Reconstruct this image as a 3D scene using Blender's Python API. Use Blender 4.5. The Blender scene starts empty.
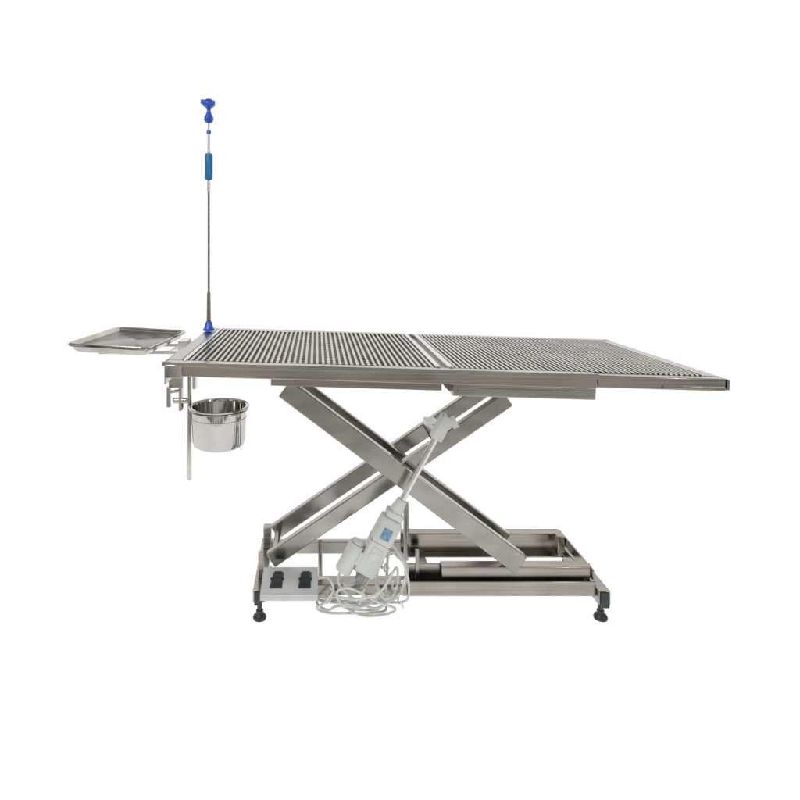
import bpy, math, random
from mathutils import Vector, Matrix
random.seed(4)
scene=bpy.context.scene
V=Vector
# ---------------------------------------------------------------- materials
def newmat(name):
    m=bpy.data.materials.new(name); m.use_nodes=True
    nt=m.node_tree; b=nt.nodes['Principled BSDF']
    return m,nt,b
def steel(name,c1,c2,rough=(0.22,0.42),scale=(4,4,60),metal=1.0,bump=0.05,lo=0.37,hi=0.63):
    m,nt,b=newmat(name)
    tc=nt.nodes.new('ShaderNodeTexCoord'); mp=nt.nodes.new('ShaderNodeMapping')
    mp.inputs['Scale'].default_value=scale
    n=nt.nodes.new('ShaderNodeTexNoise'); n.inputs['Scale'].default_value=3; n.inputs['Detail'].default_value=6
    n2=nt.nodes.new('ShaderNodeTexNoise'); n2.inputs['Scale'].default_value=5; n2.inputs['Detail'].default_value=3
    nt.links.new(tc.outputs['Object'],mp.inputs[0]); nt.links.new(mp.outputs[0],n.inputs['Vector'])
    nt.links.new(tc.outputs['Object'],n2.inputs['Vector'])
    mx=nt.nodes.new('ShaderNodeMath'); mx.operation='MULTIPLY_ADD'; mx.inputs[1].default_value=0.5
    h=nt.nodes.new('ShaderNodeMath'); h.operation='MULTIPLY'; h.inputs[1].default_value=0.5
    nt.links.new(n2.outputs['Fac'],h.inputs[0]); nt.links.new(n.outputs['Fac'],mx.inputs[0]); nt.links.new(h.outputs[0],mx.inputs[2])
    r=nt.nodes.new('ShaderNodeValToRGB'); r.color_ramp.elements[0].position=lo; r.color_ramp.elements[1].position=hi
    r.color_ramp.elements[0].color=(*c1,1); r.color_ramp.elements[1].color=(*c2,1)
    nt.links.new(mx.outputs[0],r.inputs[0]); nt.links.new(r.outputs[0],b.inputs['Base Color'])
    mr=nt.nodes.new('ShaderNodeMapRange'); mr.inputs[1].default_value=0.33; mr.inputs[2].default_value=0.67
    mr.inputs[3].default_value=rough[0]; mr.inputs[4].default_value=rough[1]
    nt.links.new(mx.outputs[0],mr.inputs[0]); nt.links.new(mr.outputs[0],b.inputs['Roughness'])
    b.inputs['Metallic'].default_value=metal
    bp=nt.nodes.new('ShaderNodeBump'); bp.inputs['Strength'].default_value=bump; bp.inputs['Distance'].default_value=0.002
    nt.links.new(n.outputs['Fac'],bp.inputs['Height']); nt.links.new(bp.outputs[0],b.inputs['Normal'])
    return m
def plastic(name,c1,c2,rough=0.4,scale=30):
    m,nt,b=newmat(name)
    n=nt.nodes.new('ShaderNodeTexNoise'); n.inputs['Scale'].default_value=scale; n.inputs['Detail'].default_value=5
    tc=nt.nodes.new('ShaderNodeTexCoord'); nt.links.new(tc.outputs['Object'],n.inputs['Vector'])
    r=nt.nodes.new('ShaderNodeValToRGB'); r.color_ramp.elements[0].position=0.35; r.color_ramp.elements[1].position=0.65
    r.color_ramp.elements[0].color=(*c1,1); r.color_ramp.elements[1].color=(*c2,1)
    nt.links.new(n.outputs['Fac'],r.inputs[0]); nt.links.new(r.outputs[0],b.inputs['Base Color'])
    b.inputs['Roughness'].default_value=rough
    return m
M_rail=steel('brushed_steel_rail',(0.34,0.315,0.275),(0.49,0.465,0.42),rough=(0.15,0.30),scale=(0.6,30,60),bump=0.04)
M_leg=steel('brushed_steel_leg',(0.31,0.295,0.265),(0.45,0.435,0.40),rough=(0.14,0.26),scale=(3,30,8),bump=0.05)
M_base=steel('steel_base',(0.28,0.258,0.22),(0.43,0.405,0.36),rough=(0.15,0.30),scale=(1,30,60),bump=0.04)
M_grate=steel('steel_grate',(0.42,0.395,0.355),(0.66,0.63,0.58),rough=(0.2,0.4),scale=(3,3,3))
M_grate2=steel('pale_steel_grate',(0.48,0.455,0.415),(0.72,0.69,0.64),rough=(0.2,0.4),scale=(3,3,3))
M_light=steel('pale_steel',(0.68,0.68,0.67),(0.82,0.82,0.81),rough=(0.25,0.4))
M_pan=steel('dark_steel_pan',(0.40,0.37,0.33),(0.56,0.52,0.47),rough=(0.4,0.6),scale=(3,3,3))
M_pan2=steel('steel_pan',(0.52,0.49,0.44),(0.70,0.67,0.62),rough=(0.4,0.6),scale=(3,3,3))
M_polish=steel('polished_steel',(0.46,0.45,0.43),(0.62,0.61,0.58),rough=(0.05,0.12),scale=(4,4,1),bump=0.02)
M_tray=steel('tray_steel',(0.38,0.355,0.32),(0.64,0.62,0.58),rough=(0.08,0.18),scale=(5,5,5),bump=0.08)
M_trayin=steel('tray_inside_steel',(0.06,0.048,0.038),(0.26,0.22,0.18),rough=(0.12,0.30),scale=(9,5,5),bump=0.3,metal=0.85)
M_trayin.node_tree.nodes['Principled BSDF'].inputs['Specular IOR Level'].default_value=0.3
M_pole=steel('pole_steel',(0.30,0.28,0.26),(0.42,0.40,0.37),rough=(0.2,0.3))
M_blue=plastic('blue_plastic',(0.012,0.07,0.50),(0.03,0.13,0.66),0.3)
M_teal=plastic('teal_plastic',(0.0,0.13,0.34),(0.01,0.20,0.46),0.4,80)
M_white=plastic('offwhite_plastic',(0.54,0.56,0.54),(0.68,0.70,0.68),0.35,12)
M_cable=plastic('grey_cable',(0.56,0.57,0.54),(0.74,0.75,0.72),0.45,40)
M_black=plastic('black_rubber',(0.012,0.014,0.016),(0.035,0.04,0.045),0.55,60)
M_dark=plastic('dark_green_grey_plastic',(0.015,0.022,0.022),(0.04,0.052,0.052),0.45,40)
M_seam=plastic('grey_seam',(0.22,0.23,0.22),(0.30,0.31,0.30),0.5,40)
M_panel=plastic('pale_panel',(0.54,0.56,0.56),(0.64,0.66,0.66),0.3,10)
M_stick=plastic('blue_sticker',(0.06,0.20,0.38),(0.30,0.42,0.55),0.4,90)
m,nt,b=newmat('self_lit_white')
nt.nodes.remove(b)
e=nt.nodes.new('ShaderNodeEmission'); e.inputs[0].default_value=(1,1,1,1); e.inputs[1].default_value=1.02  # floor and backdrop glow white by themselves, so no shadow shows on them
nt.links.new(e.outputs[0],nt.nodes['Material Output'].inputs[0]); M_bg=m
# ---------------------------------------------------------------- mesh builder
class MB:
    def __init__(s): s.v=[]; s.f=[]
    def add(s,vs,fs):
        o=len(s.v); s.v+= [V(p) for p in vs]; s.f+=[[i+o for i in f] for f in fs]; return s
    def boxm(s,size,mat):
        x,y,z=[a/2 for a in size]
        vs=[mat@V(p) for p in [(-x,-y,-z),(x,-y,-z),(x,y,-z),(-x,y,-z),(-x,-y,z),(x,-y,z),(x,y,z),(-x,y,z)]]
        return s.add(vs,[(0,3,2,1),(4,5,6,7),(0,1,5,4),(1,2,6,5),(2,3,7,6),(3,0,4,7)])
    def box(s,x0,x1,y0,y1,z0,z1):
        return s.boxm((x1-x0,y1-y0,z1-z0),Matrix.Translation(((x0+x1)/2,(y0+y1)/2,(z0+z1)/2)))
    def frame(s,p1,p2):
        p1=V(p1);p2=V(p2); a=(p2-p1).normalized(); yv=V((0,1,0))
        if abs(a.dot(yv))>0.95: yv=V((1,0,0))
        c=a.cross(yv).normalized(); yv=c.cross(a).normalized()
        m=Matrix((a,yv,c)).transposed().to_4x4(); m.translation=(p1+p2)/2
        return m,(p2-p1).length
    def beam(s,p1,p2,w,h):
        m,L=s.frame(p1,p2); return s.boxm((L,w,h),m)
    def cyl(s,p1,p2,r1,r2=None,n=20):
        if r2 is None:r2=r1
        m,L=s.frame(p1,p2); vs=[]
        for x,r in((-L/2,r1),(L/2,r2)):
            vs+=[m@V((x,r*math.cos(2*math.pi*k/n),r*math.sin(2*math.pi*k/n))) for k in range(n)]
        fs=[(k,(k+1)%n,n+(k+1)%n,n+k) for k in range(n)]+[tuple(range(n))[::-1],tuple(range(n,2*n))]
        return s.add(vs,fs)
    def lathe(s,prof,c,n=40,closed=False):
        vs=[];N=len(prof)
        for r,z in prof: vs+=[V((c[0]+r*math.cos(2*math.pi*k/n),c[1]+r*math.sin(2*math.pi*k/n),c[2]+z)) for k in range(n)]
        fs=[]
        for j in range(N-1):
            for k in range(n): fs.append((j*n+k,j*n+(k+1)%n,(j+1)*n+(k+1)%n,(j+1)*n+k))
        if prof[0][0]>1e-5: fs.append(tuple(range(n))[::-1])
        if prof[-1][0]>1e-5: fs.append(tuple(range((N-1)*n,N*n)))
        return s.add(vs,fs)
    def tube(s,pts,r,n=8,sub=8):
        P=[V(p) for p in pts]; Q=[]
        for i in range(len(P)-1):
            a=P[max(i-1,0)];b_=P[i];c=P[i+1];d=P[min(i+2,len(P)-1)]
            for k in range(sub):
                t=k/sub
                Q.append(0.5*((2*b_)+(c-a)*t+(2*a-5*b_+4*c-d)*t*t+(-a+3*b_-3*c+d)*t**3))
        Q.append(P[-1]); vs=[]; up=V((0.13,0.2,1)).normalized()
        for i,q in enumerate(Q):
            if q.z<r+0.0005: q.z=r+0.0005
            t=(Q[min(i+1,len(Q)-1)]-Q[max(i-1,0)]).normalized()
            u=(up-t*up.dot(t)).normalized(); up=u; w=t.cross(u)
            vs+=[q+r*(math.cos(2*math.pi*k/n)*u+math.sin(2*math.pi*k/n)*w) for k in range(n)]
        fs=[(j*n+k,j*n+(k+1)%n,(j+1)*n+(k+1)%n,(j+1)*n+k) for j in range(len(Q)-1) for k in range(n)]
        L=(len(Q)-1)*n
        fs+=[tuple(range(n))[::-1],tuple(range(L,L+n))]
        return s.add(vs,fs)
    def make(s,name,mat,parent=None,bevel=0.0,xf=None,seg=2,label=None,ang=35):
        vs=s.v
        if xf: vs=[xf@v for v in vs]
        lo=V([min(v[i] for v in vs) for i in range(3)]); hi=V([max(v[i] for v in vs) for i in range(3)])
        c=(lo+hi)/2
        me=bpy.data.meshes.new(name); me.from_pydata([v-c for v in vs],[],s.f); me.update()
        import bmesh
        bm=bmesh.new(); bm.from_mesh(me); bmesh.ops.recalc_face_normals(bm,faces=bm.faces); bm.to_mesh(me); bm.free()
        for p in me.polygons: p.use_smooth=True
        me.set_sharp_from_angle(angle=math.radians(ang))
        me.materials.append(mat)
        o=bpy.data.objects.new(name,me); o.location=c; scene.collection.objects.link(o)
        if bevel:
            bv=o.modifiers.new('bevel','BEVEL'); bv.width=bevel; bv.segments=seg; bv.limit_method='ANGLE'; bv.angle_limit=math.radians(40); bv.harden_normals=False
        if parent:
            o.parent=parent; o.matrix_parent_inverse=Matrix.Translation(wloc(parent)).inverted()
        if label: o['label']=label
        WL[o.name]=c.copy()
        return o
WL={}
def wloc(o): return WL[o.name]
def empty(name,loc,label,cat):
    o=bpy.data.objects.new(name,None); o.empty_display_size=0.1; o.location=loc; scene.collection.objects.link(o)
    WL[o.name]=V(loc); o['label']=label; o['category']=cat; return o

# ---------------------------------------------------------------- setting
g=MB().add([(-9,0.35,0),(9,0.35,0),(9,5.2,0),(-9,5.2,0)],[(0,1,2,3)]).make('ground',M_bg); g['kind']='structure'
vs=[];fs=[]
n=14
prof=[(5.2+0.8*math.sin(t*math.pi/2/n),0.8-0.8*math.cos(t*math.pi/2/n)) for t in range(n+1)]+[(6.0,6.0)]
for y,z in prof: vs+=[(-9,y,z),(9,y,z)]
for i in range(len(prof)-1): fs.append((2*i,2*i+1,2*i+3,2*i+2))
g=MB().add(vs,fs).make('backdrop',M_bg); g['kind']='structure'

# ---------------------------------------------------------------- table
table=empty('operating_table',(0.3,1.83,0),'stainless steel scissor-lift veterinary table with grated top standing on levelling feet','table')
X0,X1,Y0,Y1=-0.378,1.023,1.55,2.20
TX=Matrix.Translation((X0,0,0.749))@Matrix.Rotation(math.atan(0.0293),4,'Y')
Lx=1.401
H=0.036
mb=MB()
mb.box(0.002,1.077,Y0,Y0+0.030,-H,0)
mb.box(1.079,Lx-0.001,Y0+0.004,Y0+0.030,-H+0.002,-0.003)
mb.box(0.0,Lx,Y1-0.03,Y1,-H,-0.001)
mb.box(0,0.034,Y0+0.0305,Y1-0.0305,-H,0)
mb.box(Lx-0.034,Lx,Y0+0.0305,Y1-0.0305,-H+0.002,-0.002)
for x in (0.25,0.5,0.9,1.15): mb.box(x,x+0.03,Y0+0.0305,Y1-0.0305,-H,-0.024)
top=mb.make('table_top',M_rail,table,0.0022,TX)
MB().box(-0.006,1.079,Y0-0.003,Y0-0.0005,-0.011,0.001).make('edge_strip',M_rail,top,0.0008,TX,label='narrow folded lip along the table edge')
MB().box(Lx+0.0005,Lx+0.006,Y0,Y0+0.05,-0.03,-0.004).make('corner_bracket',M_rail,top,0.001,TX)
MB().box(Lx-0.16,Lx+0.004,Y0-0.0005,Y0+0.0035,-0.030,-0.024).make('corner_strip',M_rail,top,0.001,TX)
for a,b_ in((0.680,0.693),(0.712,0.727),(0.040,0.050)):
    MB().box(a,b_,Y0+0.031,Y1-0.031,-0.018,0.003).make('divider_bar',M_light,top,0.0015,TX)
def grate(xa,xb,mat,rows,pitch):
    mb=MB(); ya,yb=Y0+0.034,Y1-0.034
    k=int((xb-xa)/pitch); p=(xb-xa)/k
    for i in range(k+1):
        x=xa+i*p+random.uniform(-.0007,.0007); mb.box(x-0.0034,x+0.0034,ya,yb,-0.006+random.uniform(-.0006,.0006),0.0)
    for i in range(rows+1):
        y=ya+(yb-ya)*i/rows+random.uniform(-.001,.001); mb.box(xa-0.003,xb+0.003,y-0.0025,y+0.0025,-0.0105,-0.0068)
    return mb.make('grate',mat,top,0,TX)
grate(0.058,0.672,M_grate,24,0.0145); grate(0.736,1.360,M_grate2,26,0.0132)
MB().box(0.036,0.703,Y0+0.034,Y1-0.034,-0.0165,-0.0135).make('drip_pan',M_pan,top,0,TX)
MB().box(0.7035,Lx-0.036,Y0+0.034,Y1-0.034,-0.0165,-0.0135).make('drip_pan',M_pan2,top,0,TX)
MB().box(0.722,1.082,Y0+0.016,Y0+0.20,-0.068,-0.0375).make('slide_box',M_leg,top,0.002,TX,label='closed steel box under the table edge')
MB().box(0.735,1.075,Y0+0.0135,Y0+0.0157,-0.064,-0.046).make('cover_strip',M_rail,top,0.0005,TX)
MB().box(0.255,0.7215,1.70,1.704,-0.086,-0.0375).make('under_rail',M_base,top,0.001,TX)
MB().box(0.255,0.7215,1.7045,1.73,-0.086,-0.081).make('under_rail',M_base,top,0.001,TX)
MB().box(0.26,0.98,1.94,1.97,-0.060,-0.0375).make('under_rail',M_base,top,0.002,TX)

# ---------------------------------------------------------------- scissor
def leg(p1,p2,w,h,mat):
    return MB().beam(p1,p2,w,h).make('scissor_leg',mat,table,0.003,seg=3)
leg((-0.088,1.721,0.646),(0.560,1.721,0.160),0.030,0.056,M_leg)
leg((-0.085,1.845,0.648),(0.556,1.845,0.165),0.026,0.050,M_leg)
leg((-0.130,1.765,0.150),(0.540,1.765,0.605),0.026,0.044,M_leg)
leg((-0.130,1.935,0.150),(0.540,1.935,0.605),0.026,0.044,M_leg)
MB().cyl((0.222,1.718,0.405),(0.222,1.95,0.405),0.011).make('pivot_axle',M_pole,table,0.0008)
for x,z in((-0.118,0.158),(-0.07,0.632),(0.545,0.170),(0.525,0.594)):
    MB().cyl((x,1.718 if z in(0.632,0.170) else 1.756,z),(x,1.946 if z in (0.158,0.594) else 1.855,z),0.010).make('end_axle',M_pole,table,0.0008)
MB().beam((0.345,1.78,0.495),(0.345,1.92,0.495),0.035,0.03).make('cross_tube',M_leg,table,0.0015)

# ---------------------------------------------------------------- base
mb=MB()
mb.box(0.235,0.764,1.705,1.709,0.078,0.118)
mb.box(0.245,0.764,1.7095,1.745,0.078,0.082)
mb.box(0.245,0.764,1.741,1.745,0.0825,0.150)
mb.box(0.345,0.757,1.712,1.747,0.1505,0.1545)
mb.box(0.345,0.757,1.722,1.7255,0.1185,0.1502)
mb.box(-0.140,0.2345,1.711,1.742,0.078,0.106)
mb.box(0.262,0.757,1.953,1.957,0.076,0.148)
mb.box(0.262,0.757,1.925,1.9525,0.144,0.148)
mb.box(0.262,0.764,1.920,1.9525,0.076,0.080)
mb.box(-0.140,0.2615,1.932,1.955,0.082,0.118)
mb.box(-0.174,-0.141,1.695,2.0,0.066,0.100)
mb.box(0.765,0.797,1.690,2.0,0.062,0.100)
mb.box(0.758,0.763,1.712,1.957,0.1185,0.146)
mb.box(0.735,0.7565,1.900,1.9245,0.1005,0.150)
mb.box(-0.165,-0.141,1.925,1.957,0.1005,0.165)
mb.box(-0.165,-0.150,1.755,1.765,0.1005,0.175)
mb.box(0.30,0.325,1.7455,1.9195,0.080,0.105)
base=mb.make('base_frame',M_base,table,0.0015)
MB().cyl((0.010,1.80,0.08),(0.010,1.80,0.185),0.006).make('guide_post',M_pole,base,0.0005)
MB().cyl((0.272,1.90,0.08),(0.272,1.90,0.255),0.008).make('guide_post',M_pole,base,0.0005)
MB().box(0.0,0.26,1.79,1.81,0.075,0.079).make('cross_plate',M_pole,base,0.0005)
MB().box(0.275,0.285,1.735,1.7405,0.1065,0.19).make('upright_tab',M_pole,base,0.0005)
def foot(x,y):
    f=MB().lathe([(0.007,0.020),(0.007,0.0655)],(x,y,0),16).lathe([(0.0,0.0),(0.018,0.0),(0.019,0.005),(0.017,0.010),(0.010,0.016),(0.010,0.024),(0.0,0.024)],(x,y,0),24)
    f.make('levelling_foot',M_dark,base,0)
for x in(-0.159,0.790):
    for y in(1.735,1.985): foot(x,y)
MB().box(-0.170,-0.148,1.690,1.6945,0.060,0.098).make('end_cap',M_dark,base,0.002)
MB().box(0.769,0.793,1.685,1.6895,0.056,0.098).make('end_cap',M_dark,base,0.002)

# ---------------------------------------------------------------- actuator
ya=1.667
p1=V((0.122,ya,0.160)); p2=V((0.350,ya,0.583)); d=(p2-p1).normalized()
act=MB().beam(p1+d*0.005,p1+d*0.170,0.046,0.058).make('actuator',M_white,table,0.008,seg=4,label='off-white electric linear actuator housing')
MB().beam(p1+d*0.1705,p1+d*0.190,0.040,0.046).make('actuator_neck',M_white,act,0.006,seg=3)
q=p1+d*0.190
MB().cyl(q+d*0.0005,q+d*0.035,0.019,0.013).make('actuator_collar',M_white,act,0.001)
MB().cyl(q+d*0.0355,p2-d*0.045,0.0085).make('piston_rod',M_light,act,0)
MB().beam(p2-d*0.070,p2+d*0.0,0.034,0.030).make('rod_bracket',M_panel,act,0.002)
MB().beam(p2-d*0.02+V((0.0155,0.0,0)),p2-d*0.02+V((0.030,0.0,0.0075)),0.030,0.034).make('bracket_plate',M_panel,act,0.001)
MB().cyl(p2-d*0.035+V((0,0.0175,0)),V((p2.x-d.x*0.035,1.751,p2.z-d.z*0.035-0.012)),0.010).make('bracket_pin',M_pole,act,0.001)
c=V((-d.z,0,d.x))
mc=p1+d*0.026+c*0.050
MB().cyl(mc-d*0.045,mc+d*0.040,0.022,n=28).make('actuator_motor',M_white,act,0.004,seg=3)
MB().cyl(mc+d*0.0405,mc+d*0.048,0.017,n=24).make('motor_cap',M_panel,act,0.002)
MB().beam(p1+d*0.018+c*0.0295,p1+d*0.056+c*0.0295,0.036,0.012).make('motor_flange',M_white,act,0.002)
MB().boxm((0.0015,0.0465,0.0585),MB().frame(p1+d*0.098,p1+d*0.102)[0]).make('housing_seam',M_seam,act,0)
fy=V((0,-0.0240,0))
MB().boxm((0.030,0.0015,0.024),MB().frame(p1+d*0.110+fy,p1+d*0.15+fy)[0]).make('sticker',M_stick,act,0)
MB().boxm((0.032,0.0015,0.030),MB().frame(p1+d*0.050+fy,p1+d*0.090+fy)[0]).make('rating_plate',M_cable,act,0)
MB().beam(p1-d*0.022,p1+d*0.0045,0.022,0.022).make('actuator_mount',M_seam,act,0.002)
MB().beam((p1.x-0.010,ya+0.0125,0.145),(p1.x-0.010,1.7105,0.098),0.03,0.010).make('mount_arm',M_base,act,0.001)

# ---------------------------------------------------------------- cables
def loop(cx,cy,cz,rx,ry,n,turns,dz=0.0,ph=0,vert=False):
    P=[]
    N=int(n*turns)
    for i in range(N+1):
        a=ph+2*math.pi*i/n; k=1+0.14*math.sin(i*1.7+ph)
        if vert: P.append((cx+rx*k*math.cos(a),cy+0.010*math.sin(i*0.9),cz+ry*k*math.sin(a)))
        else: P.append((cx+rx*k*math.cos(a)+0.01*math.sin(i),cy+ry*k*math.sin(a),cz+dz*i/N+0.004*abs(math.sin(i*1.3))))
    return P
pts=[(0.13,1.70,0.14),(0.10,1.69,0.12),(0.06,1.73,0.09),(0.03,1.76,0.03)]+loop(0.110,1.835,0.006,0.115,0.045,9,2.3,0.012,3.2)+[(0.235,1.76,0.03),(0.250,1.69,0.10),(0.235,1.68,0.18),(0.20,1.68,0.235),(0.175,1.69,0.25)]
MB().tube(pts,0.0034).make('power_cable',M_cable,table,0)
pts=[(0.165,1.70,0.20),(0.20,1.69,0.21)]+loop(0.202,1.69,0.145,0.040,0.062,8,3.2,ph=1.0,vert=True)+[(0.18,1.69,0.065),(0.12,1.69,0.05),(0.06,1.70,0.055),(0.03,1.74,0.02),(0.0,1.80,0.008),(0.02,1.9,0.006)]
MB().tube(pts,0.0036).make('power_cable',M_cable,table,0)
P=[]
for i in range(90):
    t=i/89; a=i*2*math.pi/6
    cx=0.115+0.11*t; cz=0.075+0.12*math.sin(t*3.1)*(1-0.2*t); P.append((cx+0.004*math.cos(a),1.675+0.006*math.sin(a),cz+0.007*math.cos(a)))
P=[(0.10,1.70,0.04)]+P+[(0.235,1.70,0.05)]
MB().tube(P,0.0024,6,4).make('coiled_cable',M_cable,table,0)
pts=[(0.12,1.68,0.15),(0.080,1.68,0.18),(0.058,1.68,0.13),(0.10,1.68,0.085),(0.16,1.68,0.060),(0.21,1.68,0.10),(0.215,1.68,0.17),(0.17,1.64,0.13),(0.11,1.635,0.11),(0.04,1.70,0.08),(0.03,1.78,0.02),(0.13,1.80,0.006),(0.22,1.82,0.006)]
MB().tube(pts,0.0034).make('power_cable',M_cable,table,0)
pts=[(0.17,1.66,0.115),(0.13,1.65,0.085),(0.07,1.67,0.075),(0.055,1.67,0.11),(0.09,1.64,0.135),(0.16,1.64,0.10),(0.21,1.67,0.065),(0.19,1.68,0.045),(0.13,1.68,0.04),(0.08,1.69,0.055),(0.05,1.70,0.09),(0.03,1.72,0.10)]
MB().tube(pts,0.0032).make('power_cable',M_cable,table,0)

# ---------------------------------------------------------------- foot switch
fs_=empty('foot_switch',(-0.073,1.68,0.12),'pale foot switch panel with two black pedals','foot switch')
SX=Matrix.Translation((0,1.745,0.139))@Matrix.Rotation(math.radians(4),4,'X')@Matrix.Translation((0,-1.745,-0.137))
pl=MB().box(-0.148,0.003,1.622,1.745,0.128,0.136).box(-0.148,0.003,1.622,1.625,0.118,0.1285).make('panel',M_panel,fs_,0.002,SX)
MB().box(-0.10,-0.04,1.695,1.735,0.1065,0.1245).make('panel_support',M_base,fs_,0.001)
MB().box(-0.145,0.000,1.625,1.742,0.1362,0.1374).make('cover_plate',M_panel,pl,0.0005,SX)
for x in(-0.108,-0.032):
    b_=MB()
    b_.add([(x-.018,1.645,.138),(x+.016,1.645,.138),(x+.018,1.715,.138),(x-.012,1.715,.138),(x-.017,1.647,.140),(x+.015,1.647,.140),(x+.012,1.708,.147),(x-.006,1.708,.147)],
      [(0,3,2,1),(4,5,6,7),(0,1,5,4),(1,2,6,5),(2,3,7,6),(3,0,4,7)])
    b_.cyl((x-.017,1.684,.140),(x+.019,1.684,.140),0.003)
    b_.make('pedal',M_black,fs_,0.0012,SX)
pts=[(0.003,1.70,0.130),(0.03,1.69,0.137),(0.045,1.68,0.11),(0.02,1.68,0.075),(-0.0,1.69,0.055),(0.03,1.69,0.042),(0.09,1.70,0.035),(0.15,1.70,0.035),(0.19,1.70,0.05),(0.15,1.76,0.08)]
MB().tube(pts,0.0034).make('cable',M_cable,fs_,0)

# ---------------------------------------------------------------- drip pole
x,y=-0.364,2.10; zt=0.749
pole=MB().lathe([(0.0,0.0),(0.004,0.0),(0.004,0.52),(0.0025,0.522),(0.0025,0.74),(0.0,0.74)],(x,y,zt),14).make('pole',M_pole,table,0,label='thin steel rod with blue clamp and blue knob')
MB().lathe([(0.005,0.0),(0.0195,0.0015),(0.0195,0.006),(0.015,0.012),(0.011,0.028),(0.006,0.036),(0.0042,0.037)],(x,y,zt+0.001),24).make('pole_socket',M_blue,pole,0)
MB().lathe([(0.0045,0.508),(0.0125,0.510),(0.0135,0.516),(0.0135,0.591),(0.012,0.598),(0.003,0.600)],(x,y,zt),20).make('grip',M_teal,pole,0)
MB().lathe([(0.0045,0.037),(0.0075,0.038),(0.006,0.13),(0.0045,0.131)],(x,y,zt),16).make('pole_sleeve',M_pole,pole,0)
MB().lathe([(0.0045,0.47),(0.0058,0.471),(0.0055,0.507),(0.0045,0.507)],(x,y,zt),16).make('pale_pole_band',M_light,pole,0)  # pale band paints the pole's washed-out white reflection into its colour
MB().lathe([(0.003,0.6005),(0.0048,0.601),(0.0042,0.663),(0.003,0.6635)],(x,y,zt),16).make('pale_pole_band',M_light,pole,0)
MB().lathe([(0.003,0.664),(0.008,0.666),(0.007,0.676),(0.003,0.677)],(x,y,zt),16).make('stop_ring',M_blue,pole,0)
mb=MB()
mb.lathe([(0.003,0.700),(0.012,0.703),(0.016,0.712),(0.015,0.722),(0.009,0.732),(0.006,0.745),(0.008,0.752),(0.020,0.758),(0.022,0.768),(0.016,0.778),(0.008,0.782),(0.0,0.783)],(x,y,zt),24)
mb.boxm((0.048,0.014,0.015),Matrix.Translation((x-0.003,y,zt+0.771))@Matrix.Rotation(0.1,4,'Y'))
mb.cyl((x,y-0.012,zt+0.712),(x+0.002,y-0.026,zt+0.710),0.007)
mb.make('knob',M_blue,pole,0.003)

# ---------------------------------------------------------------- hanging bracket
mb=MB()
mb.box(-0.382,-0.3785,1.56,1.86,0.690,0.7485)
mb.box(-0.378,-0.335,1.545,1.5485,0.709,0.742)
mb.box(-0.405,-0.366,1.70,1.704,0.650,0.711)
mb.box(-0.378,-0.370,1.7045,1.728,0.585,0.711)
mb.box(-0.332,-0.324,1.66,1.69,0.655,0.712)
mb.cyl((-0.395,1.712,0.612),(-0.355,1.712,0.612),0.008)
mb.cyl((-0.368,1.80,0.361),(-0.368,1.80,0.712),0.0065)
mb.cyl((-0.402,1.69,0.60),(-0.402,1.69,0.655),0.006)
mb.cyl((-0.402,1.69,0.640),(-0.375,1.712,0.640),0.004)
hb=mb.make('hanging_bracket',M_tray,table,0.0012)
bc=(-0.282,1.80,0.572)
R=0.0815
P=[(bc[0]+R*math.cos(a),bc[1]+R*math.sin(a),bc[2]-0.006) for a in [2*math.pi*i/24 for i in range(25)]]
MB().tube(P,0.0022,8,2).make('holder_ring',M_pole,hb,0)

# bowl
prof=[(0.0,-0.112),(0.062,-0.112),(0.072,-0.106),(0.0755,-0.094),(0.0785,-0.015),(0.0785,-0.002),(0.0865,0.0),(0.0875,0.003),(0.0855,0.005),(0.077,0.003),(0.0755,-0.004),(0.073,-0.092),(0.068,-0.103),(0.0,-0.107)]
bw=empty('bowl',(bc[0],bc[1],bc[2]-0.112),'polished stainless steel bowl hanging in a ring under the table','bowl')
MB().lathe(prof,bc,64).make('bowl_body',M_polish,bw,0)
P=[(bc[0]+0.0788*math.cos(a),bc[1]+0.0788*math.sin(a),bc[2]-0.028) for a in [2*math.pi*i/48 for i in range(49)]]
MB().tube(P,0.0010,6,1).make('bead',M_polish,bw,0)

# ---------------------------------------------------------------- instrument tray
def rr(hx,hy,r,z,n=6):
    out=[]
    for cx,cy,a0 in((hx-r,hy-r,0),(-hx+r,hy-r,90),(-hx+r,-hy+r,180),(hx-r,-hy+r,270)):
        for k in range(n+1):
            a=math.radians(a0+90*k/n); out.append(V((cx+r*math.cos(a),cy+r*math.sin(a),z)))
    return out
def loft(loops,cap0=True,cap1=True):
    mb=MB(); n=len(loops[0]); vs=[p for l in loops for p in l]; fs=[]
    for j in range(len(loops)-1):
        for k in range(n): fs.append((j*n+k,j*n+(k+1)%n,(j+1)*n+(k+1)%n,(j+1)*n+k))
    if cap0: fs.append(tuple(range(n))[::-1])
    if cap1: fs.append(tuple(range((len(loops)-1)*n,len(loops)*n)))
    return mb.add(vs,fs)
TM=Matrix.Translation((-0.560,1.885,0.763))@Matrix.Rotation(math.radians(2.4),4,'Y')@Matrix.Rotation(math.radians(-5),4,'Z')
tr=empty('instrument_tray',(-0.560,1.885,0.743),'shallow rectangular steel instrument tray on an arm beside the table','tray')
hx,hy=0.118,0.182
loft([rr(hx-.020,hy-.026,.02,-.026),rr(hx-.012,hy-.017,.022,-.021),rr(hx-.007,hy-.010,.024,-.007),rr(hx,hy,.026,-.008),rr(hx+.001,hy+.001,.026,-.003),rr(hx-.001,hy-.001,.026,.001),rr(hx-.006,hy-.006,.024,0),rr(hx-.008,hy-.009,.022,-.003),rr(hx-.011,hy-.013,.02,-.007),rr(hx-.013,hy-.016,.018,-.0105)]).make('tray_body',M_tray,tr,0,TM,ang=50)
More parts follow.
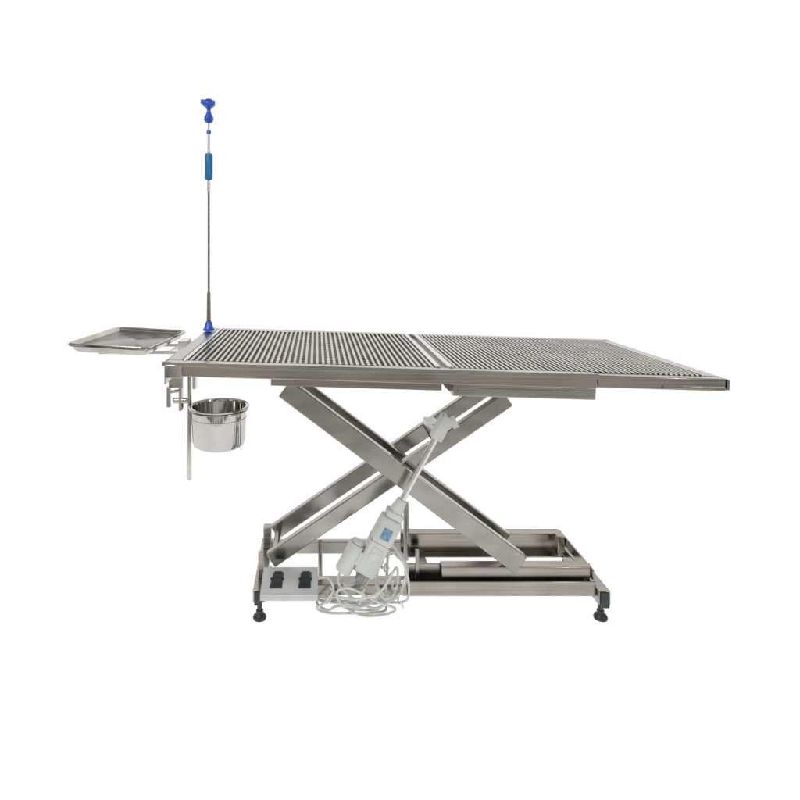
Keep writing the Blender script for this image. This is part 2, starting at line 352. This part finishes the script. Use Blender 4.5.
loft([rr(hx-.014,hy-.017,.018,-.0102),rr(hx-.016,hy-.019,.018,-.0090)]).make('tray_floor',M_trayin,tr,0,TM)
mb=MB().box(-0.63,-0.383,1.80,1.825,0.724,0.730).box(-0.63,-0.383,1.93,1.955,0.724,0.730)
mb.box(-0.425,-0.383,1.80,1.955,0.7305,0.7345); mb.box(-0.41,-0.383,1.84,1.90,0.735,0.756)
mb.beam((-0.59,1.80,0.7325),(-0.59,1.955,0.7325),0.02,0.0045)
mb.box(-0.3828,-0.3785,1.861,1.96,0.715,0.745)
mb.make('tray_arm',M_light,table,0.001)

# ---------------------------------------------------------------- light
w=bpy.data.worlds.new('World'); scene.world=w; w.use_nodes=True; nt=w.node_tree
bg=nt.nodes['Background']; tc=nt.nodes.new('ShaderNodeTexCoord'); mp=nt.nodes.new('ShaderNodeMapping'); mp.inputs['Scale'].default_value=(5.5,5.5,1.6)
n=nt.nodes.new('ShaderNodeTexNoise'); n.inputs['Scale'].default_value=2.0; n.inputs['Detail'].default_value=2
r=nt.nodes.new('ShaderNodeValToRGB'); r.color_ramp.elements[0].position=0.43; r.color_ramp.elements[0].color=(0.08,0.073,0.064,1)  # invented bright and dark surroundings, shaped to give the metal streaky reflections
r.color_ramp.elements[1].position=0.59; r.color_ramp.elements[1].color=(1.0,0.98,0.94,1)
nt.links.new(tc.outputs['Generated'],mp.inputs[0]); nt.links.new(mp.outputs[0],n.inputs['Vector']); nt.links.new(n.outputs['Fac'],r.inputs[0]); nt.links.new(r.outputs[0],bg.inputs[0])
bg.inputs[1].default_value=0.75
def area(loc,target,size,en,col=(1,1,1)):
    l=bpy.data.lights.new('area','AREA'); l.shape='RECTANGLE'; l.size=size[0]; l.size_y=size[1]; l.energy=en; l.color=col
    o=bpy.data.objects.new('added_highlight_light',l); o.location=loc; o.rotation_euler=(V(target)-V(loc)).to_track_quat('-Z','Y').to_euler(); scene.collection.objects.link(o)  # unseen lamps, added to put highlights on the steel
area((-1.2,0.2,2.6),(0.3,1.8,0.5),(1.0,0.6),30,(1,0.98,0.95))
area((2.6,-0.6,1.6),(0.4,1.8,0.4),(0.4,1.4),18)
# ---------------------------------------------------------------- camera
cd=bpy.data.cameras.new('camera'); cam=bpy.data.objects.new('camera',cd); scene.collection.objects.link(cam)
cam.location=(0,0,1.04); cam.rotation_euler=(math.radians(90),0,0)
cd.sensor_width=36; cd.lens=28.04; cd.shift_x=0.104; cd.shift_y=-0.194; cd.clip_end=200; cd.clip_start=0.02
scene.camera=cam
scene.view_settings.view_transform='Standard'; scene.view_settings.look='None'; scene.view_settings.exposure=0
